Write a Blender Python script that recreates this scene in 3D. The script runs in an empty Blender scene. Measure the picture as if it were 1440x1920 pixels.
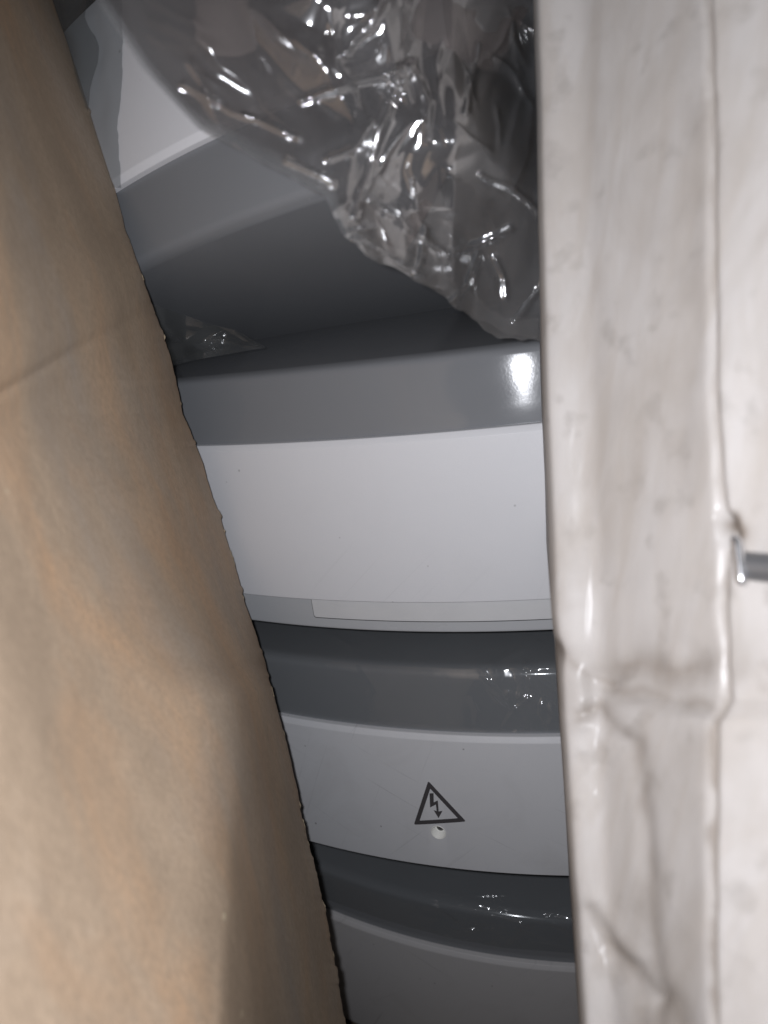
import bpy, bmesh, math, random
import numpy as np
from mathutils import Vector, Matrix, Euler

# ------------------------------------------------------------------ camera, light, exposure
scene = bpy.context.scene
COL = scene.collection
FPX = 1387.0                       # focal length in pixels of the 1440 x 1920 photograph
PITCH = math.radians(10.0)
CAM = np.array([0.0, -0.42, 0.55])
FWD = np.array([0.0, math.cos(PITCH), -math.sin(PITCH)])
UPV = np.array([0.0, math.sin(PITCH), math.cos(PITCH)])
RGT = np.array([1.0, 0.0, 0.0])

cd = bpy.data.cameras.new('camera')
cam = bpy.data.objects.new('camera', cd)
COL.objects.link(cam)
cam.location = CAM
cam.rotation_euler = (math.radians(90) - PITCH, 0, 0)
cd.sensor_fit = 'VERTICAL'
cd.sensor_height = 36.0
cd.sensor_width = 27.0
cd.lens = 36.0 * FPX / 1920.0
cd.clip_start = 0.01
cd.clip_end = 20.0
cd.dof.use_dof = True
cd.dof.focus_distance = 0.37
cd.dof.aperture_fstop = 8.5
scene.camera = cam

world = bpy.data.worlds.new('World')
scene.world = world
world.use_nodes = True
bg = world.node_tree.nodes['Background']
bg.inputs['Color'].default_value = (0.8, 0.78, 0.8, 1)
bg.inputs['Strength'].default_value = 0.012

ld = bpy.data.lights.new('phone_flash', 'POINT')     # the phone's flash, beside the lens
ld.energy = 2.75
ld.shadow_soft_size = 0.003
ld.color = (0.965, 0.985, 1.05)
lo = bpy.data.objects.new('phone_flash', ld)
COL.objects.link(lo)
lo.location = CAM + RGT * -0.009 + UPV * 0.005

vs = scene.view_settings
vs.view_transform = 'Standard'
vs.look = 'None'
vs.exposure = 0.0
vs.gamma = 1.0
scene.cycles.transparent_max_bounces = 16
scene.cycles.max_bounces = 4
scene.cycles.diffuse_bounces = 2
scene.cycles.glossy_bounces = 3
scene.cycles.caustics_reflective = False
scene.cycles.caustics_refractive = False

# ------------------------------------------------------------------ helpers
def at(px, py, d):
    """point of the place seen at (px, py) of the photograph, d metres deep"""
    px = np.asarray(px, float); py = np.asarray(py, float); d = np.asarray(d, float)
    return (CAM + d[..., None] * (FWD + ((px - 720) / FPX)[..., None] * RGT - ((py - 960) / FPX)[..., None] * UPV))

def smooth(x):
    x = np.clip(x, 0, 1)
    return x * x * (3 - 2 * x)

def vnoise(x, y, seed=0):
    """smooth value noise, -1..1"""
    x = np.asarray(x, float); y = np.asarray(y, float)
    xi = np.floor(x).astype(np.int64); yi = np.floor(y).astype(np.int64)
    fx = smooth(x - xi); fy = smooth(y - yi)
    def h(a, b):
        n = (a * 374761393 + b * 668265263 + seed * 974634777) & 0x7fffffff
        n = ((n ^ (n >> 13)) * 1274126177) & 0x7fffffff
        return ((n ^ (n >> 16)) & 0xffff) / 32767.5 - 1
    return (h(xi, yi) * (1 - fx) + h(xi + 1, yi) * fx) * (1 - fy) + (h(xi, yi + 1) * (1 - fx) + h(xi + 1, yi + 1) * fx) * fy

def fbm(x, y, seed=0, n=4):
    s = 0; a = 1.0
    for i in range(n):
        s = s + a * vnoise(x * 2 ** i, y * 2 ** i, seed + i * 17); a *= .5
    return s

def facet(a, b, seed, jit=.42):
    """crumpled sheet: (du, dv, h) of flat facets over a jittered lattice, a and b in cells"""
    rng = np.random.RandomState(seed)
    N = 96
    J = rng.uniform(-jit, jit, (N, N, 2)); H = rng.uniform(-1, 1, (N, N)); D = rng.rand(N, N) < .5
    a = np.asarray(a, float); b = np.asarray(b, float)
    i = np.floor(a).astype(int); j = np.floor(b).astype(int)
    fx = a - i; fy = b - j; i %= N - 1; j %= N - 1
    V = np.concatenate([J, H[..., None]], -1)
    p00, p10, p01, p11 = V[i, j], V[i + 1, j], V[i, j + 1], V[i + 1, j + 1]
    fx = fx[..., None]; fy = fy[..., None]; d = D[i, j][..., None]
    A = np.where(fx + fy < 1, p00 + fx * (p10 - p00) + fy * (p01 - p00), p11 + (1 - fx) * (p01 - p11) + (1 - fy) * (p10 - p11))
    B = np.where(fx > fy, p00 + fx * (p10 - p00) + fy * (p11 - p10), p00 + fy * (p01 - p00) + fx * (p11 - p01))
    R = np.where(d, A, B)
    return R[..., 0], R[..., 1], R[..., 2]

def box_blur(h, n):
    for _ in range(n):
        p = np.pad(h, 1, mode='edge')
        h = (p[1:-1, 1:-1] * 4 + p[:-2, 1:-1] * 2 + p[2:, 1:-1] * 2 + p[1:-1, :-2] * 2 + p[1:-1, 2:] * 2
             + p[:-2, :-2] + p[2:, 2:] + p[:-2, 2:] + p[2:, :-2]) / 16
    return h

def polydist(px, py, poly):
    best = np.full(px.shape, 1e9)
    for (x0, y0), (x1, y1) in zip(poly[:-1], poly[1:]):
        t = np.clip(((px - x0) * (x1 - x0) + (py - y0) * (y1 - y0)) / ((x1 - x0) ** 2 + (y1 - y0) ** 2), 0, 1)
        best = np.minimum(best, np.hypot(px - x0 - t * (x1 - x0), py - y0 - t * (y1 - y0)))
    return best
def ridges(X, Y, seed, n, region, length, width, amp, ang):
    """height of n bent fold lines scattered over a region (x0, x1, y0, y1)"""
    rng = np.random.RandomState(seed)
    h = np.zeros(X.shape)
    for _ in range(n):
        cx = rng.uniform(region[0], region[1]); cy = rng.uniform(region[2], region[3])
        a = rng.normal(ang[0], ang[1]); L = rng.uniform(*length) / 2; w = rng.uniform(*width); am = rng.uniform(*amp)
        b = a + rng.uniform(-.5, .5)
        poly = [(cx - L * math.cos(a), cy - L * math.sin(a)), (cx, cy), (cx + L * math.cos(b), cy + L * math.sin(b))]
        d = polydist(X, Y, poly)
        # a fold is steep on one side and fades out towards its ends
        t = np.hypot(X - cx, Y - cy) / (L + w)
        h = h + am * np.exp(-np.abs(d / w) ** 1.6) * smooth(1.25 - t)
    return h

def link(name, me, mat=None, parent=None, sm=False):
    o = bpy.data.objects.new(name, me)
    COL.objects.link(o)
    if mat: me.materials.append(mat)
    if parent: o.parent = parent
    if sm:
        me.polygons.foreach_set('use_smooth', [True] * len(me.polygons))
    return o

def raw(name, verts, faces, mat=None, parent=None, sm=False):
    me = bpy.data.meshes.new(name)
    me.from_pydata([tuple(map(float, v)) for v in verts], [], [tuple(map(int, f)) for f in faces])
    me.update()
    return link(name, me, mat, parent, sm)

def grid_faces(nu, nv, off=0, cu=False):
    f = []
    for i in range(nu if cu else nu - 1):
        i2 = (i + 1) % nu
        for j in range(nv - 1):
            f.append((off + i * nv + j, off + i2 * nv + j, off + i2 * nv + j + 1, off + i * nv + j + 1))
    return f

def grid_normals(P):
    du = np.gradient(P, axis=0); dv = np.gradient(P, axis=1)
    n = np.cross(du, dv)
    return n / (np.linalg.norm(n, axis=-1, keepdims=True) + 1e-12)

def toward_cam(P):
    n = grid_normals(P)
    s = np.sign(((CAM - P) * n).sum(-1, keepdims=True).mean())
    return n * s

def sheet(name, P, mat, parent=None, sm=True):
    nu, nv = P.shape[:2]
    return raw(name, P.reshape(-1, 3), grid_faces(nu, nv), mat, parent, sm)

def slab(name, P, th, mat, parent=None, sm=True, back=None):
    """grid of points with a thickness behind it, closed round the rim"""
    nu, nv = P.shape[:2]
    Q = P - toward_cam(P) * th if back is None else P + back * th
    n = nu * nv
    F = grid_faces(nu, nv) + [f[::-1] for f in grid_faces(nu, nv, n)]
    ring = [i * nv for i in range(nu)] + [(nu - 1) * nv + j for j in range(1, nv)] + [i * nv + nv - 1 for i in range(nu - 2, -1, -1)] + [j for j in range(nv - 2, 0, -1)]
    for a, b in zip(ring, ring[1:] + ring[:1]):
        F.append((b, a, a + n, b + n))
    o = raw(name, np.concatenate([P.reshape(-1, 3), Q.reshape(-1, 3)]), F, mat, parent, sm)
    bm = bmesh.new(); bm.from_mesh(o.data); bmesh.ops.recalc_face_normals(bm, faces=bm.faces); bm.to_mesh(o.data); bm.free()
    return o

def tag(o, label, cat=None, group=None, kind=None):
    if label: o['label'] = label
    if cat: o['category'] = cat
    if group: o['group'] = group
    if kind: o['kind'] = kind
    return o

def empty(name, M):
    o = bpy.data.objects.new(name, None)
    COL.objects.link(o)
    o.matrix_world = M
    o.empty_display_size = .02
    return o

# ------------------------------------------------------------------ materials
class NT:
    def __init__(self, name):
        self.m = bpy.data.materials.new(name)
        self.m.use_nodes = True
        self.t = self.m.node_tree
        self.t.nodes.clear()
        self.out = self.n('ShaderNodeOutputMaterial')
        self.co = self.n('ShaderNodeTexCoord').outputs['Object']
    def n(self, t, **kw):
        o = self.t.nodes.new(t)
        for k, v in kw.items():
            if k.startswith('_'): setattr(o, k[1:], v)
            else:
                key = k.replace('__', ' ')
                if isinstance(v, bpy.types.NodeSocket): self.t.links.new(v, o.inputs[key])
                else: o.inputs[key].default_value = v
        return o
    def l(self, a, b): self.t.links.new(a, b)
    def mapping(self, scale=(1, 1, 1), rot=(0, 0, 0), loc=(0, 0, 0)):
        return self.n('ShaderNodeMapping', Vector=self.co, Scale=scale, Rotation=rot, Location=loc).outputs[0]
    def noise(self, sc, det=4, rough=.55, vec=None, dist=0):
        return self.n('ShaderNodeTexNoise', Vector=vec or self.co, Scale=sc, Detail=det, Roughness=rough, Distortion=dist).outputs['Fac']
    def ramp(self, f, stops, interp='LINEAR'):
        r = self.n('ShaderNodeValToRGB', Fac=f)
        r.color_ramp.interpolation = interp
        el = r.color_ramp.elements
        while len(el) < len(stops): el.new(.5)
        for e, (p, c) in zip(el, stops):
            e.position = p
            e.color = (c, c, c, 1) if isinstance(c, (int, float)) else (*c, 1)
        return r.outputs['Color']
    def mix(self, f, a, b, mode='MIX'):
        m = self.n('ShaderNodeMix', _data_type='RGBA', _blend_type=mode)
        for s, v in ((m.inputs[0], f), (m.inputs[6], a), (m.inputs[7], b)):
            if isinstance(v, bpy.types.NodeSocket): self.l(v, s)
            elif isinstance(v, (int, float)): s.default_value = v
            else: s.default_value = (*v, 1)
        return m.outputs[2]
    def bump(self, h, strength=.3, dist=.001, nrm=None):
        b = self.n('ShaderNodeBump', Height=h, Strength=strength, Distance=dist)
        if nrm is not None: self.l(nrm, b.inputs['Normal'])
        return b.outputs[0]
    def principled(self, **kw):
        p = self.n('ShaderNodeBsdfPrincipled', **kw)
        self.l(p.outputs[0], self.out.inputs[0])
        return p

def mat_white(name, base, wear, seed):
    t = NT(name)
    off = t.mapping(loc=(seed * 1.7, seed * .9, seed))
    c = t.mix(t.noise(26, 5, .6, off), tuple(b * .97 for b in base), base)
    # fine dark specks
    v = t.n('ShaderNodeTexVoronoi', Vector=off, Scale=95, Randomness=1.0)
    rnd = t.n('ShaderNodeSeparateColor', Color=v.outputs['Color']).outputs[0]
    spot = t.n('ShaderNodeMath', _operation='LESS_THAN').outputs
    sm_ = t.ramp(v.outputs['Distance'], [(0.0, 1.0), (.05, 0.8), (.075, 0)])
    sel = t.ramp(rnd, [(0, 0), (.68, 0), (.74, 1)])
    k = t.n('ShaderNodeMath', _operation='MULTIPLY'); t.l(sm_, k.inputs[0]); t.l(sel, k.inputs[1])
    k2 = t.n('ShaderNodeMath', _operation='MULTIPLY'); t.l(k.outputs[0], k2.inputs[0]); k2.inputs[1].default_value = .32 + .3 * wear
    c = t.mix(k2.outputs[0], c, (.10, .09, .08))
    if wear > 0:
        # long faint scuffs and grey handling marks
        for i, (rot, sx, sz) in enumerate(((.75, 9, 420), (-.5, 12, 520), (1.15, 8, 260))):
            rv = t.n('ShaderNodeMapping', Vector=t.co, Rotation=(0, rot, 0), Location=(seed, i, 0)).outputs[0]
            sv = t.n('ShaderNodeMapping', Vector=rv, Scale=(sx, 5, sz)).outputs[0]
            s = t.noise(1.0, 3, .5, sv, .4)
            f = t.ramp(s, [(.0, 0), (.67, 0), (.75, .5 * wear), (1, .5 * wear)])
            g = t.ramp(t.noise(17 + i * 9, 3, .5, off), [(.38, 0), (.58, 1)])
            f = t.mix(1.0, f, g, 'MULTIPLY')
            c = t.mix(f, c, tuple(b * .55 for b in base))
        d = t.ramp(t.noise(22, 6, .65, off, .8), [(.5, 0), (.8, .35 * wear)])
        c = t.mix(d, c, (base[0] * .70, base[1] * .68, base[2] * .65))
    r = t.ramp(t.noise(60, 3), [(.3, .40), (.7, .52)])
    nb = t.bump(t.noise(1400, 2, .5), .12, .0004)
    t.principled(Base__Color=c, Roughness=r, Normal=nb, Specular__IOR__Level=.32)
    return t.m

def mat_grey(name, base, rough=.2, aniso=0.0):
    t = NT(name)
    c = t.mix(t.noise(14, 4), tuple(b * .93 for b in base), tuple(b * 1.05 for b in base))
    sm_ = t.noise(1.0, 4, .6, t.mapping(scale=(30, 30, 90), rot=(0, .2, 0)))
    r = t.ramp(sm_, [(.3, rough * .88), (.7, rough * 1.2)])
    v = t.n('ShaderNodeTexVoronoi', Scale=140, Randomness=1.0); t.l(t.co, v.inputs['Vector'])
    rnd = t.n('ShaderNodeSeparateColor', Color=v.outputs['Color']).outputs[0]
    sel = t.ramp(rnd, [(0, 0), (.93, 0), (.95, 1)])
    dot = t.ramp(v.outputs['Distance'], [(0, 1), (.014, 1), (.024, 0)])
    c = t.mix(t.mix(1.0, sel, dot, 'MULTIPLY'), c, (.55, .55, .53))
    nb = t.bump(t.noise(900, 2, .5), .035, .0003)
    kw = {}
    if aniso:
        tg = t.n('ShaderNodeTangent', _direction_type='RADIAL', _axis='Z')
        kw = dict(Anisotropic=aniso, Anisotropic__Rotation=.25, Tangent=tg.outputs[0])
    t.principled(Base__Color=c, Roughness=r, Normal=nb, Specular__IOR__Level=.5, **kw)
    return t.m

def mat_plain(name, base, rough=.5, metal=0.0, bump=0.0, bsc=400):
    t = NT(name)
    c = t.mix(t.noise(40, 4), tuple(b * .9 for b in base), tuple(min(1, b * 1.06) for b in base))
    kw = dict(Base__Color=c, Roughness=rough, Metallic=metal)
    if bump: kw['Normal'] = t.bump(t.noise(bsc, 4), bump, .0006)
    t.principled(**kw)
    return t.m

def mat_film(name, haze, tint=(.97, .97, .97), hz=(.72, .70, .69), rough=.1, gain=1.6, var=.5, sc=35):
    """thin clear plastic: lets light through, a little milky, glossy on every crease"""
    t = NT(name)
    tr = t.n('ShaderNodeBsdfTransparent', Color=(*tint, 1))
    df = t.n('ShaderNodeBsdfDiffuse', Color=(*hz, 1))
    tl = t.n('ShaderNodeBsdfTranslucent', Color=(*hz, 1))
    mm = t.n('ShaderNodeMixShader', Fac=.3); t.l(df.outputs[0], mm.inputs[1]); t.l(tl.outputs[0], mm.inputs[2])
    hv = t.ramp(t.noise(sc, 2, .5), [(.25, max(0, haze * (1 - var))), (.75, min(1, haze * (1 + var)))])
    m1 = t.n('ShaderNodeMixShader'); t.l(hv, m1.inputs[0]); t.l(tr.outputs[0], m1.inputs[1]); t.l(mm.outputs[0], m1.inputs[2])
    gl = t.n('ShaderNodeBsdfGlossy', Color=(1, 1, 1, 1), Roughness=rough)
    fr = t.n('ShaderNodeLayerWeight', Blend=.5)
    pw = t.n('ShaderNodeMath', _operation='POWER'); t.l(fr.outputs['Facing'], pw.inputs[0]); pw.inputs[1].default_value = 4.5
    g = t.n('ShaderNodeMath', _operation='MULTIPLY_ADD', _use_clamp=True); t.l(pw.outputs[0], g.inputs[0]); g.inputs[1].default_value = .55 * gain; g.inputs[2].default_value = .055 * gain
    m2 = t.n('ShaderNodeMixShader'); t.l(g.outputs[0], m2.inputs[0]); t.l(m1.outputs[0], m2.inputs[1]); t.l(gl.outputs[0], m2.inputs[2])
    t.l(m2.outputs[0], t.out.inputs[0])
    return t.m

def mat_card(name, base, stain=1.0):
    t = NT(name)
    vec = t.mapping(scale=(1.0, 1.0, .28), rot=(0, -.32, 0))
    c = t.mix(t.ramp(t.noise(15, 5, .6, vec, .6), [(.36, 0), (.64, 1)]), tuple(b * .80 for b in base), tuple(b * 1.12 for b in base))
    # rust coloured and grey stains of its own
    s1 = t.ramp(t.noise(19, 5, .6, t.mapping(scale=(1, 1, .3), rot=(0, -.4, 0), loc=(3, 1, 2)), .9), [(.46, 0), (.66, .55 * stain)])
    c = t.mix(s1, c, (base[0] * 1.2, base[1] * .95, base[2] * .74))
    s2 = t.ramp(t.noise(13, 5, .6, t.mapping(scale=(1, 1, .35), rot=(0, -.25, 0), loc=(7, 5, 1)), .7), [(.47, 0), (.70, .6 * stain)])
    c = t.mix(s2, c, (base[0] * .76, base[1] * .90, base[2] * 1.12))
    fib = t.noise(1.0, 4, .7, t.mapping(scale=(900, 900, 260)))
    c = t.mix(t.ramp(fib, [(.35, 0), (.7, .62)]), c, tuple(b * .6 for b in base))
    v = t.n('ShaderNodeTexVoronoi', Vector=t.co, Scale=60, Randomness=1.0)
    rnd = t.n('ShaderNodeSeparateColor', Color=v.outputs['Color']).outputs[1]
    sel = t.ramp(rnd, [(0, 0), (.94, 0), (.96, 1)])
    dot = t.ramp(v.outputs['Distance'], [(0, 1), (.05, 1), (.075, 0)])
    c = t.mix(t.mix(1.0, sel, dot, 'MULTIPLY'), c, (.62, .52, .36))
    h = t.mix(.25, fib, t.noise(120, 4, .5))
    t.principled(Base__Color=c, Roughness=.82, Normal=t.bump(h, .3, .0006), Specular__IOR__Level=.25)
    return t.m

def mat_foam(name, base):
    t = NT(name)
    c = t.mix(t.ramp(t.noise(30, 4, .5), [(.3, 0), (.7, 1)]), tuple(b * .93 for b in base), base)
    d = t.ramp(t.noise(34, 5, .6, t.mapping(scale=(1, 1, .55), loc=(4, 2, 9)), .7), [(.48, 0), (.72, .6)])
    c = t.mix(d, c, (base[0] * .72, base[1] * .69, base[2] * .65))
    e = t.ramp(t.noise(95, 3, .5), [(.58, 0), (.70, .5)])
    c = t.mix(e, c, (base[0] * .6, base[1] * .58, base[2] * .56))
    st = t.noise(1.0, 4, .6, t.mapping(scale=(90, 90, 9), loc=(2, 8, 5)), .5)
    c = t.mix(t.ramp(st, [(.44, 0), (.68, .6)]), c, (base[0] * .80, base[1] * .76, base[2] * .71))
    gr = t.n('ShaderNodeAttribute', _attribute_name='brown_tone').outputs['Fac']
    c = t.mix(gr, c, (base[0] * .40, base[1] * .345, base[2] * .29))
    t.principled(Base__Color=c, Roughness=.6, Specular__IOR__Level=.3)
    return t.m

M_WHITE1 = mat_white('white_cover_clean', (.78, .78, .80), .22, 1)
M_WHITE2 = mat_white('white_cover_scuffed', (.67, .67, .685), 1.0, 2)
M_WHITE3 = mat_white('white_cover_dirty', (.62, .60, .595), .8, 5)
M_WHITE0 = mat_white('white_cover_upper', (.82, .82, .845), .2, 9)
M_GREY = mat_grey('grey_glossy_plastic', (.228, .235, .247), .125, .68)
M_TRIM = mat_grey('pale_grey_plastic', (.50, .51, .525), .3)
M_TAB = mat_plain('off_white_plastic', (.67, .67, .675), .45, bump=.05)
M_GAP_SHADE = mat_plain('gap_shade', (.03, .03, .03), .8)
M_INK = mat_plain('dark_print', (.07, .064, .067), .6)
M_BOSS = mat_plain('cream_plastic', (.90, .89, .84), .4)
M_STEEL = mat_plain('dull_steel', (.35, .35, .34), .4, .8, .2)
M_CARD = mat_card('brown_cardboard', (.52, .392, .278))
M_CARDIN = mat_card('torn_cardboard_core', (.52, .42, .29), .4)
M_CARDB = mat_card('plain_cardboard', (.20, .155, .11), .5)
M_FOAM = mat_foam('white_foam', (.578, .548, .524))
M_STRAP = mat_plain('grey_metal', (.22, .22, .225), .38, .6, .2, 200)
M_CHROME = mat_plain('bright_metal', (.85, .85, .86), .22, .9, .1, 300)
F_PACK = mat_film('package_film', .05, (.975, .97, .965), (.62, .59, .58), .28, .22, .6, 40)
F_BAG = mat_film('clear_bag_film', .115, (.86, .86, .865), (.61, .62, .64), .125, 4.6, .6, 30)
F_HEM = mat_film('clear_bag_hem', .09, (.92, .92, .92), (.66, .66, .66), .12, 1.6, .6, 40)
F_BAGT = mat_film('clear_bag_film_folded', .19, (.62, .60, .59), (.46, .41, .395), .15, 1.2, .3, 22)
F_WRAP = mat_film('clear_wrap_film', .05, (.93, .94, .94), (.5, .5, .5), .10, 1.3, .6, 40)
F_SMOKE = mat_film('loose_grey_film', .10, (.76, .78, .79), (.5, .52, .54), .16, 1.2, .4, 40)

# ------------------------------------------------------------------ the enclosures
KB = 2.2                           # bow of the front, 1 / radius
HC, CT = .0415, .0332              # half height of the cover, height of the grey shoulder

def bow(x): return KB * x * x / 2

def loft(name, prof, x0, x1, mat, parent, n=72, sm=True):
    """closed (y, z) profile swept along x and bowed"""
    xs = np.linspace(x0, x1, n)
    m = len(prof)
    V = [(x, y + bow(x), z) for x in xs for (y, z) in prof]
    F = []
    for i in range(n - 1):
        for j in range(m):
            j2 = (j + 1) % m
            F.append((i * m + j, i * m + j2, (i + 1) * m + j2, (i + 1) * m + j))
    F.append(tuple(range(m - 1, -1, -1)))
    F.append(tuple((n - 1) * m + j for j in range(m)))
    o = raw(name, V, F, mat, parent)
    bm = bmesh.new(); bm.from_mesh(o.data); bmesh.ops.recalc_face_normals(bm, faces=bm.faces); bm.to_mesh(o.data); bm.free()
    if sm:
        for p in o.data.polygons: p.use_smooth = len(p.vertices) == 4
        o.data.set_sharp_from_angle(angle=math.radians(28))
    return o

def rounded(pts, r, n=5):
    """round the corners of a closed polygon"""
    P = [np.array(p, float) for p in pts]; out = []
    for i, p in enumerate(P):
        rr = r[i] if isinstance(r, (list, tuple)) else r
        a = P[i - 1] - p; b = P[(i + 1) % len(P)] - p
        la, lb = np.linalg.norm(a), np.linalg.norm(b); a /= la; b /= lb
        if rr <= 0: out.append(tuple(p)); continue
        d = min(rr, la * .45, lb * .45)
        A = p + a * d; B = p + b * d
        for t in np.linspace(0, 1, n):
            out.append(tuple((1 - t) ** 2 * A + 2 * t * (1 - t) * p + t * t * B))
    return out

TOPZ = HC + CT
CASING = rounded([(.0105, -.0400), (.0105, HC - .001), (.0046, HC - .0008), (.0063, HC + .016), (.0080, TOPZ - .0012), (.0125, TOPZ + .0012),
                  (.190, TOPZ + .0235), (.208, TOPZ + .019), (.208, -.014), (.190, -.0200)],
                 [0, 0, .0004, .014, .0055, .0045, .008, .008, .004, .004])
COVER = rounded([(0, -HC), (0, HC - .0033), (.0016, HC - .0003), (.0100, HC - .0003), (.0100, -HC)], [.0009, .0003, .0004, .0003, .0003], 4)
TRIM = rounded([(.0035, -HC - .0175), (.0035, -HC + .0004), (.0100, -HC + .0006), (.120, -.0300), (.118, -HC + .002), (.012, -HC - .0185)], [.0012, 0, 0, 0, .003, .002])

def unit_matrix(p, e):
    return Matrix.Translation(Vector(p)) @ Euler(e, 'XYZ').to_matrix().to_4x4()

def enclosure(p, e, x0, x1, white, label, trim=True, drop=0.0, rise=0.0):
    M = unit_matrix(p, e)
    t = empty('equipment_enclosure', M)
    tag(t, label, 'electrical enclosure', 'stacked grey and white enclosures')
    loft('casing', [(y, z - drop if z < 0 else z + rise * max(0, min(1, (y - .02) / .17)) * (z > TOPZ)) for y, z in CASING], x0, x1, M_GREY, t)
    cov = loft('front_cover', [(y, z - drop if z < 0 else z) for y, z in COVER], x0 + .004, x1 - .004, white, t, 96)
    if trim:
        loft('lower_trim', TRIM, x0 + .002, x1 - .002, M_TRIM, t)
    return t, M, cov

ZO = .10
U1 = ((.0548, -.0898, .3893 + ZO), (.1361, -.1085, -.2237))
U2 = ((.0573, -.0624, .2287 + ZO), (.1044, -.0988, -.2541))
U3 = ((.0619, .0271, .0275 + ZO), (.2073, -.007, -.2523))
U0 = ((-.0755, -.0928, .5886 + ZO), (.0929, 2.9534, -.5006))

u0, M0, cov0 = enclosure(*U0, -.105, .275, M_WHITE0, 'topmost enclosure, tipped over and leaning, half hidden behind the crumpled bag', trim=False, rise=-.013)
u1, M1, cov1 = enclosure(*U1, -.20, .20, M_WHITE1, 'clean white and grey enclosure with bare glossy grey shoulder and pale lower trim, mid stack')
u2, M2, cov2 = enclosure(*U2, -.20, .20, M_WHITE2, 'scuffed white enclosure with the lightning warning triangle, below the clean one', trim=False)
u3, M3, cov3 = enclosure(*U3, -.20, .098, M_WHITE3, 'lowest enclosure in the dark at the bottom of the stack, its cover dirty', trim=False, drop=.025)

def on_unit(M, px, py, y=0.0):
    """local (x, z) where the view ray through a pixel meets the bowed front (offset y)"""
    Mi = np.array(M.inverted())
    o = Mi[:3, :3] @ CAM + Mi[:3, 3]
    d = Mi[:3, :3] @ (FWD + (px - 720) / FPX * RGT - (py - 960) / FPX * UPV)
    a = KB / 2 * d[0] ** 2; b = KB * o[0] * d[0] - d[1]; c = KB / 2 * o[0] ** 2 + y - o[1]
    disc = b * b - 4 * a * c
    s = (-b - math.sqrt(disc)) / (2 * a)
    s2 = (-b + math.sqrt(disc)) / (2 * a)
    s = min([q for q in (s, s2) if q > 0.05])
    return o[0] + s * d[0], o[2] + s * d[2]

# tab let into the lower trim of the clean enclosure
def plate(name, x0, x1, z0, z1, y0, y1, r, mat, parent, bev=.0003):
    """flat rounded plate that follows the bow; front at y0, back at y1"""
    cs = [(x0 + r, z0 + r, math.pi), (x1 - r, z0 + r, 1.5 * math.pi), (x1 - r, z1 - .0001, 0), (x0 + .0001, z1 - .0001, .5 * math.pi)]
    out = []
    for cx, cz, a0 in cs[:2]:
        for k in range(6):
            a = a0 + k / 5 * math.pi / 2
            out.append((cx + r * math.cos(a), cz + r * math.sin(a)))
    out += [(x1, z1), (x0, z1)]
    # strips along x so that the plate bends with the front
    n = 60
    xs = np.concatenate([x0 + r * (1 - np.cos(np.linspace(0, math.pi / 2, 6))), np.linspace(x0 + r, x1 - r, n)[1:-1], x1 - r * (1 - np.cos(np.linspace(math.pi / 2, 0, 6)))])
    V = []; F = []
    for x in xs:
        dx = max(0, (x0 + r) - x, x - (x1 - r))
        zb = z0 + r - math.sqrt(max(0, r * r - dx * dx))
        for (y, dz) in ((y1, 0), (y0 + bev, 0), (y0, bev)):
            V.append((x, y + bow(x), zb + dz))
        for (y, dz) in ((y0, bev), (y0 + bev, 0), (y1, 0)):
            V.append((x, y + bow(x), z1 - dz))
    m = 6
    for i in range(len(xs) - 1):
        for j in range(m):
            F.append((i * m + j, i * m + (j + 1) % m, (i + 1) * m + (j + 1) % m, (i + 1) * m + j))
    F.append(tuple(range(m - 1, -1, -1))); F.append(tuple((len(xs) - 1) * m + j for j in range(m)))
    o = raw(name, V, F, mat, parent)
    bm = bmesh.new(); bm.from_mesh(o.data); bmesh.ops.recalc_face_normals(bm, faces=bm.faces); bm.to_mesh(o.data); bm.free()
    return o
trim1 = [c for c in u1.children if c.name.startswith('lower_trim')][0]
tx, tz = on_unit(M1, 590, 1157, .003)
plate('tab_gap_shade', tx - .0004, .1524, tz - .0004, -HC - .0002, .0031, .0060, .0014, M_GAP_SHADE, trim1, .0001)  # dark backing plate, its colour paints the shade of a gap round the tab
plate('tab', tx, .152, tz, -HC - .0004, .0027, .0060, .0012, M_TAB, trim1)

# warning triangle, lightning arrow, screw hole on the second cover
def decal(name, rings, faces, y, mat, parent, th=.00012):
    V = [(x, bow(x) - y, z) for (x, z) in rings]
    n = len(V)
    V += [(x, bow(x) - y + th, z) for (x, z) in rings]
    F = [f for f in faces] + [tuple(q + n for q in f[::-1]) for f in faces]
    return raw(name, V, F, mat, parent)

A_ = np.array(on_unit(M2, 803, 1464)); B_ = np.array(on_unit(M2, 776, 1546)); C_ = np.array(on_unit(M2, 874, 1540))
def tri_ring(A, B, C, w):
    P = [A, B, C]; cen = (A + B + C) / 3
    outer = rounded([tuple(p) for p in P], .0013, 4)
    inr = lambda w: [tuple(cen + (p - cen) * (1 - w)) for p in P]
    inner = rounded(inr(w), .0004, 4)
    return outer, inner
outer, inner = tri_ring(A_, B_, C_, .27)
n3 = len(outer)
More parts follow.
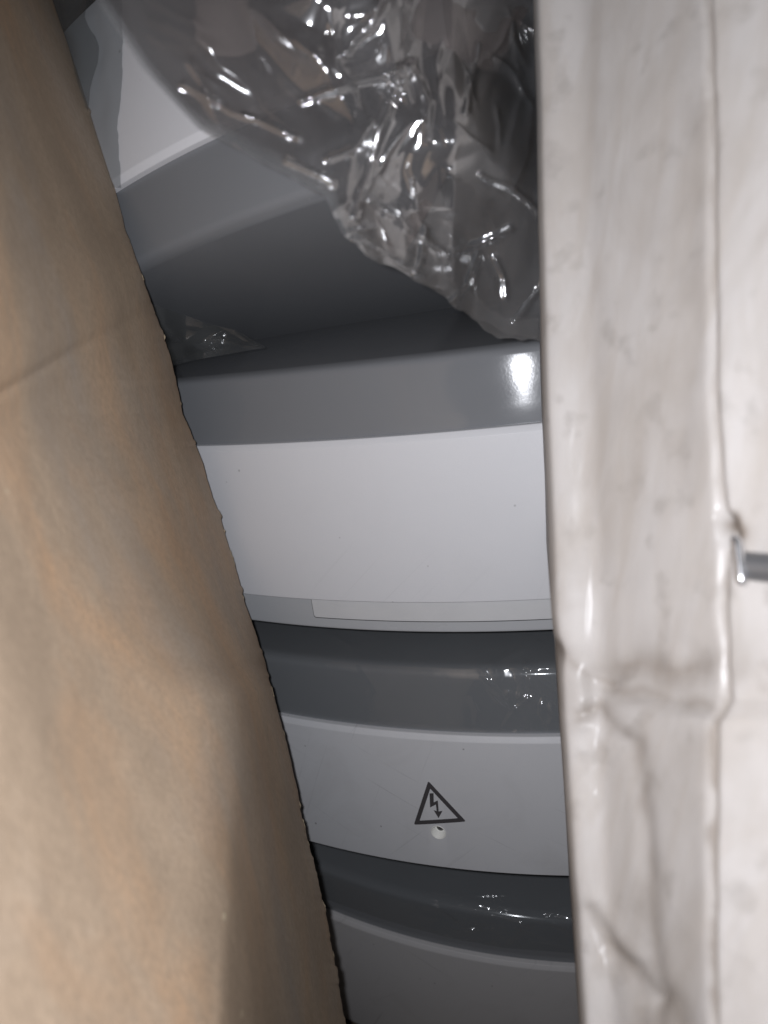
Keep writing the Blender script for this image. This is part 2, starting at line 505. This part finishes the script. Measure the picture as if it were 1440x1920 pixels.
# subdivide each ring segment so that the print follows the bow
def dens(r, k=5):
    o = []
    for a, b in zip(r, r[1:] + r[:1]):
        for t in range(k): o.append((a[0] + (b[0] - a[0]) * t / k, a[1] + (b[1] - a[1]) * t / k))
    return o
outer, inner = dens(outer), dens(inner)
n3 = len(outer)
decal('warning_triangle', outer + inner, [(i, (i + 1) % n3, n3 + (i + 1) % n3, n3 + i) for i in range(n3)], .00018, M_INK, cov2)
bolt_px = [(805.4, 1487.2), (813.1, 1487.2), (813.3, 1504.2), (821, 1500.6), (822.6, 1521.3), (829.8, 1520.2), (822.3, 1533.6), (813.2, 1518.8), (818.8, 1520.8), (817.4, 1508.2), (806.6, 1513.7)]
bl = [on_unit(M2, *q) for q in bolt_px]
decal('lightning_arrow', bl, [(0, 1, 2, 9, 10), (2, 3, 8, 9), (3, 4, 8), (4, 5, 6), (4, 6, 7, 8)], .00018, M_INK, cov2)
hx, hz = on_unit(M2, 822, 1561)
HR = .0043
slope = KB * hx
def disc_frame(depth):
    ny = np.array([-slope, 1, 0]) / math.hypot(1, slope)
    ax = np.array([1, slope, 0]) / math.hypot(1, slope)
    return np.array([hx, bow(hx), hz]) + ny * depth, ax, np.array([0, 0, 1.0]), ny
cutter_me = bpy.data.meshes.new('cut')
bm = bmesh.new()
c0, ax, az, ny = disc_frame(-.004); c1 = disc_frame(.0066)[0]
ra = [bm.verts.new(c0 + ax * HR * math.cos(a) + az * HR * math.sin(a)) for a in np.linspace(0, 2 * math.pi, 40, endpoint=False)]
rb = [bm.verts.new(c1 + ax * HR * math.cos(a) + az * HR * math.sin(a)) for a in np.linspace(0, 2 * math.pi, 40, endpoint=False)]
for i in range(40): bm.faces.new((ra[i], ra[(i + 1) % 40], rb[(i + 1) % 40], rb[i]))
bm.faces.new(ra[::-1]); bm.faces.new(rb)
bmesh.ops.recalc_face_normals(bm, faces=bm.faces)
bm.to_mesh(cutter_me); bm.free()
cutter = bpy.data.objects.new('cut', cutter_me); COL.objects.link(cutter); cutter.matrix_world = M2
bpy.context.view_layer.update()
md = cov2.modifiers.new('hole', 'BOOLEAN'); md.object = cutter; md.operation = 'DIFFERENCE'; md.solver = 'EXACT'
bpy.context.view_layer.update()
newme = bpy.data.meshes.new_from_object(cov2.evaluated_get(bpy.context.evaluated_depsgraph_get()))
cov2.modifiers.clear(); cov2.data = newme; newme.name = 'front_cover'
bpy.data.objects.remove(cutter, do_unlink=True)
newme.set_sharp_from_angle(angle=math.radians(28))
# boss: cup lining the hole with a slightly raised lip
V = []; F = []
prof = [(.0001, HR * 1.0), (-.0002, HR * .97), (-.0001, HR * .91), (.0050, HR * .86), (.0058, HR * .7), (.0060, .00001)]
for d, r in prof:
    c = disc_frame(d)[0]
    V += [c + ax * r * math.cos(a) + az * r * math.sin(a) for a in np.linspace(0, 2 * math.pi, 40, endpoint=False)]
for j in range(len(prof) - 1):
    for i in range(40): F.append((j * 40 + i, j * 40 + (i + 1) % 40, (j + 1) * 40 + (i + 1) % 40, (j + 1) * 40 + i))
boss = raw('screw_recess', V, F, M_BOSS, cov2, True)
V = []; F = []
prof = [(.0059, .0021), (.0030, .0021), (.0025, .0018), (.0024, .0009), (.0040, .0006), (.0041, .00001)]
for d, r in prof:
    c = disc_frame(d)[0] + az * .0011 + ax * .0005
    V += [c + ax * r * math.cos(a) + az * r * math.sin(a) for a in np.linspace(0, 2 * math.pi, 28, endpoint=False)]
for j in range(len(prof) - 1):
    for i in range(28): F.append((j * 28 + i, j * 28 + (i + 1) % 28, (j + 1) * 28 + (i + 1) % 28, (j + 1) * 28 + i))
raw('screw', V, F, M_STEEL, cov2)

# ------------------------------------------------------------------ carton: floor and back behind the stack
def box(name, lo_, hi_, mat, parent=None, kind=None):
    x0, y0, z0 = lo_; x1, y1, z1 = hi_
    V = [(x, y, z) for x in (x0, x1) for y in (y0, y1) for z in (z0, z1)]
    o = raw(name, V, [(0, 1, 3, 2), (4, 6, 7, 5), (0, 4, 5, 1), (2, 3, 7, 6), (0, 2, 6, 4), (1, 5, 7, 3)], mat, parent)
    if kind: o['kind'] = kind
    return o
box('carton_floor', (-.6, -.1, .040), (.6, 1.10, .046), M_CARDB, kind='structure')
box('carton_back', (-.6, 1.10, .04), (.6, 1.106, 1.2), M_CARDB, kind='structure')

# ------------------------------------------------------------------ torn cardboard on the left
EDGE = np.array([(-110, -700), (38, -200), (97, 0), (160, 180), (215, 345), (236, 430), (262, 505), (297, 600), (320, 668), (334, 712), (346, 775), (374, 840), (402, 920), (440, 1050), (462, 1130),
                 (485, 1195), (517, 1310), (553, 1470), (578, 1590), (608, 1710), (630, 1830), (648, 1925), (690, 2150)], float)
def flap_point(s, py):
    e = np.interp(py, EDGE[:, 1], EDGE[:, 0])
    px = e + s * (np.interp(py, [-700, -200], [-420, -260]) - e)
    v = (py + 200) / 2350.
    # depth: far along the torn edge, near at the left; lower part nearer to the camera
    de = np.interp(py, [-200, 0, 350, 700, 1100, 1500, 2150], [.350, .340, .322, .308, .286, .252, .214])
    dl = np.interp(py, [-200, 0, 350, 700, 1100, 1500, 2150], [.100, .100, .105, .118, .112, .098, .088])
    q = s ** .92
    d = de + (dl - de) * q
    return px, d
nu, nv = 150, 900
S, PY = np.meshgrid(np.linspace(0, 1, nu) ** 1.25, np.concatenate([np.linspace(-650, -200, 70)[:-1], np.linspace(-200, 2150, nv)]), indexing='ij')
PX, D = flap_point(S, PY)
# bend away from the camera along the free edge
ridge = np.interp(PY, [-200, 300, 760, 1000, 1230, 1500, 1920, 2150], [40, 170, 318, 395, 470, 455, 432, 425])
over = PX - ridge
amp = np.interp(PY, [-200, 500, 800, 1230, 1500, 2150], [.0, .010, .034, .080, .115, .135])
wid = np.interp(PY, [-200, 900, 1230, 1300, 2150], [60, 50, 38, 24, 20])
ed = np.interp(PY, EDGE[:, 1], EDGE[:, 0]) - ridge
bend = np.log1p(np.exp(np.clip(over / wid, -60, 60))) * wid / np.maximum(ed, 30)
D = D + amp * bend
# small lip just before the fold
D -= np.interp(PY, [1150, 1350, 2150], [0, .0010, .0016]) * np.exp(-((over + 12) / 16) ** 2)
# old diagonal crease and general waviness
cr = (PY - (735 - PX * .55)) / math.hypot(1, .55)
D += .0022 * np.exp(-(cr / 12) ** 2) * (PY < 900) + .006 * np.tanh(cr / 60) * np.exp(-(cr / 260) ** 2)
P = at(PX, PY, D)
N = toward_cam(P)
P = P + N * (.0004 * fbm(PX / 130, PY / 260, 5, 3) + .0016 * vnoise(PX / 300, PY / 520, 8))[..., None]
# ragged tear
edge_n = np.exp(-S[..., None] * 60)
jag = ((.0003 * vnoise(PY / 61, PY * 0, 3) + .0004 * vnoise(PY / 31, PY * 0, 4) + .00022 * vnoise(PY / 7, PY * 0, 14) * (.4 + np.maximum(0, vnoise(PY / 83, PY * 0, 15)))) * smooth((PY - 330) / 120) + .0026 * np.maximum(0, vnoise(PY / 23, PY * 0, 6) - .62))[..., None]
P = P + RGT * jag * edge_n
vd = P - CAM; vd /= np.linalg.norm(vd, axis=-1, keepdims=True)
board = slab('cardboard_panel', P, .0030, M_CARD, back=vd)
tag(board, 'brown cardboard carton wall with a torn edge and a crease, along the left side', 'cardboard')
# frayed paper along the tear: narrow ragged strip of pale core
e0 = P[0]; nrm = N[0]
tv = np.gradient(e0, axis=0); tv /= np.linalg.norm(tv, axis=-1, keepdims=True)
side = RGT - (tv @ RGT)[:, None] * tv; side /= np.linalg.norm(side, axis=-1, keepdims=True)
pyv = PY[0]
fray = (.25 + .75 * smooth((pyv - 380) / 120))[:, None] * (.0001 + .0012 * np.maximum(0, vnoise(pyv / 14, pyv * 0, 21)) ** 1.5 + .0006 * np.maximum(0, vnoise(pyv / 5, pyv * 0, 22)))[:, None]
mid = e0 - nrm * .0013
strip = np.stack([e0 - side * .0006 + nrm * .00015, mid + side * fray * .6 + nrm * .0010, mid + side * fray, mid + side * fray * .8 - nrm * .0005, mid - side * .0005 - nrm * .0010])
sheet('torn_core', strip, M_CARDIN, board, True)

# ------------------------------------------------------------------ film-wrapped foam block on the right
LEFT = np.array([(996, -200), (1000, 0), (1008, 400), (1014, 640), (1024, 900), (1036, 1150), (1046, 1260), (1056, 1420), (1068, 1600), (1080, 1760), (1088, 1925), (1100, 2150)], float)
SEAM = np.array([(1322, -200), (1328, 0), (1336, 400), (1338, 700), (1348, 900), (1362, 1010), (1358, 1150), (1352, 1250), (1362, 1310), (1338, 1350), (1334, 1600), (1332, 1850), (1340, 2150)], float)
ny_ = 420
pyv = np.linspace(-200, 2150, ny_)
L_ = np.interp(pyv, LEFT[:, 1], LEFT[:, 0]); S_ = np.interp(pyv, SEAM[:, 1], SEAM[:, 0])
dL = np.interp(pyv, [-200, 300, 900, 1300, 2150], [.244, .242, .238, .228, .200])
dS = np.interp(pyv, [-200, 300, 900, 1300, 2150], [.194, .190, .184, .176, .155])
dR = np.interp(pyv, [-200, 300, 900, 1300, 2150], [.166, .160, .151, .143, .126])
CREASES = [([(1040, 1218), (1075, 1250), (1105, 1272), (1140, 1285)], -.0014, 9, .8), ([(1105, 1262), (1180, 1248), (1260, 1258), (1348, 1238)], -.0018, 24, .55),
           ([(1088, 1340), (1120, 1325), (1150, 1368), (1190, 1392), (1205, 1450), (1213, 1600), (1224, 1760), (1230, 1960)], -.0012, 9, .55),
           ([(1108, 1700), (1140, 1768), (1190, 1818), (1225, 1862)], -.0014, 12, .7), ([(1198, 1820), (1205, 1925)], -.0012, 10, .6),
           ([(1130, 1298), (1230, 1302), (1335, 1332)], -.0012, 11, .5), ([(1108, -200), (1116, 500), (1126, 900), (1138, 1230)], -.0003, 9, .12),
           ([(1085, 1262), (1092, 1350)], .0020, 10, 0), ([(1150, 1312), (1290, 1320)], .0012, 18, 0), ([(1118, 1690), (1160, 1756), (1215, 1830)], .0012, 9, 0),
           ([(1300, 200), (1308, 640), (1285, 900)], -.0005, 20, .25), ([(1100, 1335), (1118, 1330)], -.0010, 10, .7), ([(1222, 1850), (1260, 1880), (1275, 1925)], -.0008, 12, .5)]
SEAMP = [tuple(q) for q in SEAM]
def relief(px, py):
    px = px + 3 * fbm(px / 140, py / 140, 61, 2); py = py + 8 * fbm(px / 120, py / 120, 62, 2)
    h = np.zeros(px.shape)
    for poly, am, w, _ in CREASES:
        h += am * np.exp(-(polydist(px, py, poly) / (w * 2.0)) ** 2) * (.75 + .25 * vnoise(px / 37, py / 41, 71))
    h += .00022 * fbm(px / 90, py / 190, 31, 3) + .0005 * vnoise(px / 160, py / 430, 32)
    h -= .0016 * np.exp(-(polydist(px, py, SEAMP) / 9) ** 2)
    h -= .0035 * np.exp(-(polydist(px, py, [(1366, 975), (1374, 1010)]) / 13) ** 2)
    return h
def brown_mask(px, py):  # darker brown along the creases, the seam and the pit by the hook
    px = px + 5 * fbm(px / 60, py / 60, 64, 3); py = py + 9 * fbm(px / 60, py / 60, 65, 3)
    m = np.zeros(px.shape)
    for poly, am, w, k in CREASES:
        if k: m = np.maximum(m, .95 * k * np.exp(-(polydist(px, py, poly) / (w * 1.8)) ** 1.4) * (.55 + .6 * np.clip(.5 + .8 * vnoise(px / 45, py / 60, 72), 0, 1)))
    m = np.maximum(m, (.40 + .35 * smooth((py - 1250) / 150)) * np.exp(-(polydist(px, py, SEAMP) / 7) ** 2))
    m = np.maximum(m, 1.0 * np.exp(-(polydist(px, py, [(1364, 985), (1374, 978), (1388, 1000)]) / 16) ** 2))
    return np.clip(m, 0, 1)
nA = 330
afull = np.concatenate([np.linspace(0, 1, 290) ** 1.1, np.linspace(1, 1.85, 41)[1:]])
A, PYF = np.meshgrid(afull, np.concatenate([np.linspace(-750, -200, 60)[:-1], np.linspace(-200, 2150, 760)]), indexing='ij')
Li = np.interp(PYF, LEFT[:, 1], LEFT[:, 0]); Si = np.interp(PYF, SEAM[:, 1], SEAM[:, 0])
PXF = Li + (1720 - Li) * A
dLi = np.interp(PYF, pyv, dL); dSi = np.interp(PYF, pyv, dS); dRi = np.interp(PYF, pyv, dR)
def pack_depth(px, Li, Si, dLi, dSi, dRi):
    """flat faces meeting at soft bends: narrow strip at the left edge, wide middle, right face"""
    t1 = np.clip((px - Li) / (Si - Li), 0, 1); t2 = np.clip((px - Si) / (1720 - Si), 0, 1.5)
    d = np.where(px < Si, dLi + (dSi - dLi) * t1, dSi + (dRi - dSi) * t2)
    d = d - .0075 * (1 - smooth(t1 / .30))       # the narrow strip along the left edge faces the camera
    return d + .010 * np.exp(-(px - Li) / 3.0)
DPF = pack_depth(PXF, Li, Si, dLi, dSi, dRi)
DPF = box_blur(DPF, 4)
PF = at(PXF, PYF, DPF)
NF = toward_cam(PF)
PFR = PF + NF * relief(PXF, PYF)[..., None]
pk = empty('wrapped_foam_block', Matrix.Translation(Vector(at(1250, 2100, .24))))
tag(pk, 'white foam packing block wrapped in creased grimy clear film, close on the right', 'packaging')
pkM = np.array(pk.matrix_world.inverted())
loc = lambda Q: Q @ pkM[:3, :3].T + pkM[:3, 3]
B0 = PFR + np.array([.020, .10, 0])
rows = np.concatenate([PFR, B0[::-1]], 0)
nV = PFR.shape[1]
F = grid_faces(2 * nA, nV, 0, True)
F.append(tuple(i * nV for i in range(2 * nA))); F.append(tuple(i * nV + nV - 1 for i in range(2 * nA - 1, -1, -1)))
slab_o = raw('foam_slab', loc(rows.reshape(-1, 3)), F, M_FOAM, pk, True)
da = slab_o.data.attributes.new('brown_tone', 'FLOAT', 'POINT')
dm = brown_mask(PXF, PYF)
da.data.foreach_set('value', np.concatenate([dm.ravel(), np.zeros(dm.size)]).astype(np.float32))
bm = bmesh.new(); bm.from_mesh(slab_o.data); bmesh.ops.recalc_face_normals(bm, faces=bm.faces); bm.to_mesh(slab_o.data); bm.free()
# the clear film over it, standing off a little in sharp small wrinkles
sel = slice(6, None)
fh = ridges(PXF, PYF, 91, 40, (1040, 1335, -60, 640), (40, 150), (5, 10), (.0004, .0011), (1.9, .45)) + ridges(PXF, PYF, 92, 22, (1060, 1330, 1150, 1900), (50, 170), (6, 12), (.0004, .0010), (1.4, .6))
fh += ridges(PXF, PYF, 93, 10, (1040, 1130, -100, 1900), (200, 500), (6, 9), (.0002, .0005), (1.57, .04))
_, _, fc = facet(PXF / 60 + PYF / 300, PYF / 120 + PXF / 200, 78)
ke = smooth((PXF - Li - 8) / 60)
film = PF + NF * (relief(PXF, PYF) + .0003 + ke * (.0010 + fh + .0005 * box_blur(fc, 3)))[..., None]
sheet('wrapping_film', loc(film[sel]), F_PACK, pk)
# bent metal hook that pokes through the film at the right edge
def pack_at(px, py):
    L0 = np.interp(py, LEFT[:, 1], LEFT[:, 0]); S0 = np.interp(py, SEAM[:, 1], SEAM[:, 0])
    return pack_depth(px, L0, S0, np.interp(py, pyv, dL), np.interp(py, pyv, dS), np.interp(py, pyv, dR))
def tube_path(name, pts, rad, mat, parent, n=16):
    pts = np.array(pts); m = len(pts)
    tn = np.gradient(pts, axis=0); tn /= np.linalg.norm(tn, axis=-1, keepdims=True)
    ref = np.array([.3, -.9, .2]); V = []
    for p, t, r in zip(pts, tn, rad):
        a = np.cross(t, ref); a /= np.linalg.norm(a); b = np.cross(t, a)
        V += [p + r * (math.cos(k / n * 2 * math.pi) * a + math.sin(k / n * 2 * math.pi) * b) for k in range(n)]
    F = [(i * n + k, i * n + (k + 1) % n, (i + 1) * n + (k + 1) % n, (i + 1) * n + k) for i in range(m - 1) for k in range(n)]
    F += [tuple(range(n - 1, -1, -1)), tuple((m - 1) * n + k for k in range(n))]
    o = raw(name, V, F, mat, parent, True)
    o.data.set_sharp_from_angle(angle=math.radians(50))
    return o
hk = empty('metal_hook', Matrix.Translation(Vector(at(1385, 1085, .165))))
tag(hk, 'small shiny bent metal hook poking through the film at the right edge', 'hook')
hO = np.array(hk.location)
q = np.linspace(0, 1, 24)
hx_ = np.interp(q, [0, .3, 1], [1393, 1440, 1720]); hy_ = np.interp(q, [0, 1], [1060, 1075])
tube_path('rod', at(hx_, hy_, pack_at(hx_, hy_) - .0022) - hO, np.full(24, .0034), M_STRAP, hk)
q = np.linspace(0, 1, 30)
hx_ = np.interp(q, [0, .2, .6, 1], [1376, 1382, 1387, 1391]); hy_ = np.interp(q, [0, 1], [1003, 1098])
tube_path('hook_tip', at(hx_, hy_, pack_at(hx_, hy_) - .0050) - hO, .0014 * np.sqrt(np.clip(1 - (2 * q - 1) ** 8, .05, 1)), M_CHROME, hk)

# ------------------------------------------------------------------ crumpled clear bag hanging from above
BAG = np.array([(120, -120), (182, 0), (268, 130), (372, 242), (455, 285), (520, 318), (610, 372), (640, 432), (690, 478), (780, 532), (838, 560), (890, 604), (945, 636), (1010, 642), (1100, 650), (1250, 690)], float)
seg = np.concatenate([[0], np.cumsum(np.hypot(*np.diff(BAG, axis=0).T))]); seg /= seg[-1]
FOLDS = [([(742, 130), (728, 200), (700, 290), (668, 405)], .0050, 13), ([(345, 158), (400, 190), (480, 222), (560, 262)], .0032, 11), ([(540, 302), (598, 326), (628, 345)], .0035, 9),
         ([(770, 130), (796, 190), (800, 262)], .0040, 12), ([(620, 300), (672, 272), (700, 230)], .0036, 12), ([(900, 330), (960, 350), (1010, 395)], .0040, 11),
         ([(700, 372), (760, 420), (835, 475)], .0034, 10), ([(840, 478), (905, 450), (960, 425)], .0036, 10), ([(870, 210), (885, 150), (900, 80)], .0040, 12),
         ([(930, 480), (945, 520), (948, 560)], .0036, 8), ([(660, 450), (730, 485), (790, 520)], .0030, 9), ([(560, 190), (680, 150), (770, 120)], .0036, 14),
         ([(780, 520), (790, 470), (800, 430)], .0036, 10), ([(840, 570), (880, 530), (900, 470)], .0032, 10), ([(650, 90), (690, 40), (730, -20)], .0045, 15), ([(960, 600), (1000, 560), (1030, 500)], .0030, 9)]
def bag_layer(seed, shift, dd, reach, cells, amp, nu=420, nv=420, umax=1.0, vmax=1.0):
    U, V = np.meshgrid(np.linspace(0, umax, nu), np.linspace(0, vmax, nv), indexing='ij')
    ex = np.interp(U, seg, BAG[:, 0]); ey = np.interp(U, seg, BAG[:, 1])
    kk = smooth((U - .3) / .2)
    ey = ey + kk * (7 * vnoise(U * 34, U * 0, seed) + 3 * vnoise(U * 95, U * 0, seed + 1))
    px = ex + shift[0] * (1 - V) + V * reach[0] * (1 - .35 * U) + V * U * 60
    py = ey + shift[1] * (1 - V) + V * reach[1] * (.42 + .95 * U)
    du, dv, h1 = facet(U * cells[0] + V * 2.2 + .4 * vnoise(U * 5, V * 5, seed), V * cells[1] + U * 1.7, seed)
    _, _, h3 = facet(U * cells[0] * 5.3 + V * 7, V * cells[1] * 4.6 + 2 - U * 6, seed + 2)
    d2, e2, h2 = facet(U * cells[0] * 2.6 + 9 - V * 4, V * cells[1] * 2.1 + 5 + U * 3, seed + 1)
    h1 = box_blur(h1, 9); h2 = box_blur(h2, 5); du = box_blur(du, 4); dv = box_blur(dv, 4)
    # crumpling is strong low and right, the upper left hangs smooth
    k = smooth((px - 330) / 330) * .9 + .10
    k2 = smooth((px - 520) / 260)
    fold = .002 * np.exp(-(V / .03) ** 2)
    d = np.interp(px, [100, 300, 450, 650, 850, 1000, 1250], [.200, .208, .214, .222, .232, .255, .280]) + .022 * smooth((py - 250) / 420) * smooth((px - 560) / 300) + dd
    d = d - fold * .5 - amp * (h1 * k + .20 * h2 * k2 + .0 * box_blur(h3, 1) * k2 * np.clip(.2 + fbm(U * 9, V * 7, seed + 9, 2), 0, 1)) + .010 * vnoise(px / 210, py / 260, seed + 5) * .6
    wx = px + 5 * vnoise(px / 40, py / 40, seed); wy = py + 5 * vnoise(px / 40, py / 40, seed + 3)
    if seed == 101:
        for poly, am, w in FOLDS:
            d = d - .55 * am * np.exp(-(polydist(wx, wy, poly) / (w * .62)) ** 2)
    d = d - ridges(wx, wy, seed + 40, 16, (560, 1020, -40, 600), (110, 260), (5, 9), (.0006, .0018), (1.75, .55))
    d = d - ridges(wx, wy, seed + 50, 6, (640, 1020, 150, 620), (40, 110), (3.5, 6), (.0004, .0010), (.6, .8))
    d = d - ridges(wx, wy, seed + 60, 6, (300, 600, 0, 240), (80, 200), (8, 14), (.0006, .0014), (.7, .3))
    px = px + 13 * du * k * smooth(V * 14); py = py + 13 * dv * k * smooth(V * 14)
    return at(px, py, d), U, V
bag = empty('plastic_bag', Matrix.Translation(Vector(at(900, 630, .30))))
tag(bag, 'crumpled clear plastic bag hanging over the topmost enclosure', 'plastic bag')
bM = np.array(bag.matrix_world.inverted())
bl_ = lambda Q: Q @ bM[:3, :3].T + bM[:3, 3]
Pb, U, V = bag_layer(101, (0, 0), 0.0, (260, -820), (9, 6), .0095, 520, 480)
sheet('front_film', bl_(Pb), F_BAG, bag)
Pb2, U, V = bag_layer(211, (6, -7), .012, (280, -860), (8, 5), .0085, 420, 420)
sheet('back_film', bl_(Pb2), F_BAG, bag)
Pb3, U, V = bag_layer(307, (12, -14), .005, (330, -560), (8, 4), .0035, 360, 360, .62)
sheet('folded_film', bl_(Pb3), F_BAGT, bag)
Pb4, U, V = bag_layer(101, (0, 0), -.0012, (260, -820), (9, 6), .0095, 520, 24, 1.0, .042)
sheet('hem', bl_(Pb4), F_HEM, bag)

# ------------------------------------------------------------------ wrap film lying on the enclosures
def conform(M, name, parent, px0, px1, ztop, zbot, mat, seed, amp, cells, lift, right_k, label=None, nu=640, nv=190, folds=()):
    """film over the grey shoulder of an enclosure, wrinkled more towards the right"""
    T = np.array([(.072, TOPZ + .0089), (.030, TOPZ + .0040), (.0145, TOPZ + .0022), (.0100, TOPZ + .0012), (.0076, TOPZ - .004), (.0056, HC + .016), (.0036, HC + .003), (.0026, HC - .0002)])
    sg = np.concatenate([[0], np.cumsum(np.hypot(*np.diff(T, axis=0).T))]); sg /= sg[-1]
    U, V = np.meshgrid(np.linspace(0, 1, nu), np.linspace(ztop, zbot, nv), indexing='ij')
    x = px0 + (px1 - px0) * U
    y = np.interp(V, sg, T[:, 0]); z = np.interp(V, sg, T[:, 1])
    y = box_blur(y, 4); z = box_blur(z, 4)
    du, dv, h = facet(U * cells[0] + V * 3, V * cells[1] + U * 2, seed)
    d2, e2, h2 = facet(U * cells[0] * 3 - V * 4 + 7, V * cells[1] * 2.3 + U * 5, seed + 1)
    h = box_blur(h, 3) * .8 + box_blur(h2, 3) * .08
    k = .10 + right_k(U)
    sm_ = V * .105
    for fo in folds: h = h + ridges(x, sm_, *fo) / amp / np.maximum(k, .1)
    hh = np.maximum(amp * h * k + lift + .4 * amp * k, .0004)
    ny, nz = -.93, .36
    return np.stack([x, y + bow(x) + ny * hh, z + nz * hh], -1)
fl2 = empty('wrap_film', M2.copy())
tag(fl2, 'clear film clinging to the grey shoulder above the warning triangle, wrinkled at right', 'plastic film')
Q = conform(M2, 'film', fl2, -.19, .10, .0, .985, None, 41, .0034, (24, 6), .0005, lambda U: .45 * smooth((U - .62) / .12), folds=[(5, 15, (.006, .050, .064, .094), (.010, .030), (.0010, .0020), (.0006, .0014), (1.0, .6)), (6, 4, (-.03, .03, .066, .1), (.008, .02), (.0008, .0016), (.0003, .0008), (1.6, .4)), (7, 10, (-.12, .03, .0, .055), (.03, .08), (.002, .004), (.0003, .0007), (.7, .4))])
sheet('film', Q, F_WRAP, fl2)
fl3 = empty('wrap_film', M3.copy())
tag(fl3, 'clear film stretched over the grey shoulder of the lowest enclosure, shiny folds at right', 'plastic film')
Q = conform(M3, 'film', fl3, -.19, .095, .0, .90, None, 63, .0042, (18, 5), .0009, lambda U: .04 + .45 * smooth((U - .5) / .22), folds=[(15, 14, (-.02, .09, .054, .074), (.018, .06), (.0012, .0022), (.0006, .0015), (.05, .25)), (16, 8, (-.02, .09, .07, .095), (.02, .06), (.0006, .0012), (.0004, .0009), (.15, .2)), (17, 10, (-.15, .06, .0, .055), (.03, .08), (.002, .004), (.0003, .0008), (.3, .5))])
sheet('film', Q, F_WRAP, fl3)

# loose film at the upper left, over the cover of the tipped enclosure
nu, nv = 60, 150
pyc = np.linspace(-120, 352, nv)
rx = np.interp(pyc, [-120, 60, 80, 150, 210, 240, 270, 300, 352], [226, 228, 229, 228, 222, 219, 222, 223, 226]) + 1.2 * vnoise(pyc / 11, pyc * 0, 9)
G = np.zeros((nu, nv, 3))
for i in range(nu):
    for j in range(nv):
        s = i / (nu - 1)
        px = rx[j] - s * 165
        x, z = on_unit(M0, px, pyc[j], -.001)
        w = .0016 * (.5 + .5 * math.sin(s * 13 + pyc[j] / 90)) * min(1, s * 6)
        G[i, j] = (x, bow(x) - .0007 - w, z)
_, _, hf = facet(np.linspace(0, 6, nu)[:, None] + np.zeros((1, nv)), np.linspace(0, 9, nv)[None, :] + np.zeros((nu, 1)), 15)
G[..., 1] -= .0012 * (box_blur(hf, 2) + 1) * np.minimum(1, np.linspace(0, 5, nu))[:, None]
lf = empty('loose_film', M0.copy())
tag(lf, 'grey translucent film over the white cover of the tipped enclosure, upper left', 'plastic film')
sheet('film', G, F_SMOKE, lf)
# second layer, a flap folded over it
G2 = G[18:].copy(); G2[..., 1] -= .0016
sel = np.linspace(0, 1, nv)
G2[..., 0] += (.004 * np.sin(sel * 9) + .002 * np.sin(sel * 23))[None, :]
sheet('film_fold', G2, F_SMOKE, lf)

# crumpled scrap caught between the tipped enclosure and the one below
nu, nv = 110, 70
U, V = np.meshgrid(np.linspace(0, 1, nu), np.linspace(0, 1, nv), indexing='ij')
top = np.interp(U, [0, .12, .3, .55, .75, .92, 1], [570, 574, 588, 608, 618, 640, 650])
bot = np.interp(U, [0, .2, .4, .7, .9, 1], [700, 688, 676, 664, 656, 653])
pxs = 270 + 226 * U
pys = top + (bot - top) * V
du, dv, h = facet(U * 6, V * 3 + U, 88)
dsc = .372 + .010 * V * 0 - .004 * box_blur(h, 2) - .010 * U + .006 * np.sin(V * 3)
Psc = at(pxs + 3 * du, pys + 2 * dv * (V > 0) * (V < 1), dsc)
scrap = empty('film_scrap', Matrix.Translation(Vector(at(480, 655, .36))))
tag(scrap, 'small crumpled scrap of clear film beside the torn cardboard, above the clean enclosure', 'plastic film')
sM = np.array(scrap.matrix_world.inverted())
sheet('film', Psc @ sM[:3, :3].T + sM[:3, 3], mat_film('scrap_film', .10, (.9, .9, .9), (.45, .47, .46), .14, 2.0, .5, 60), scrap)
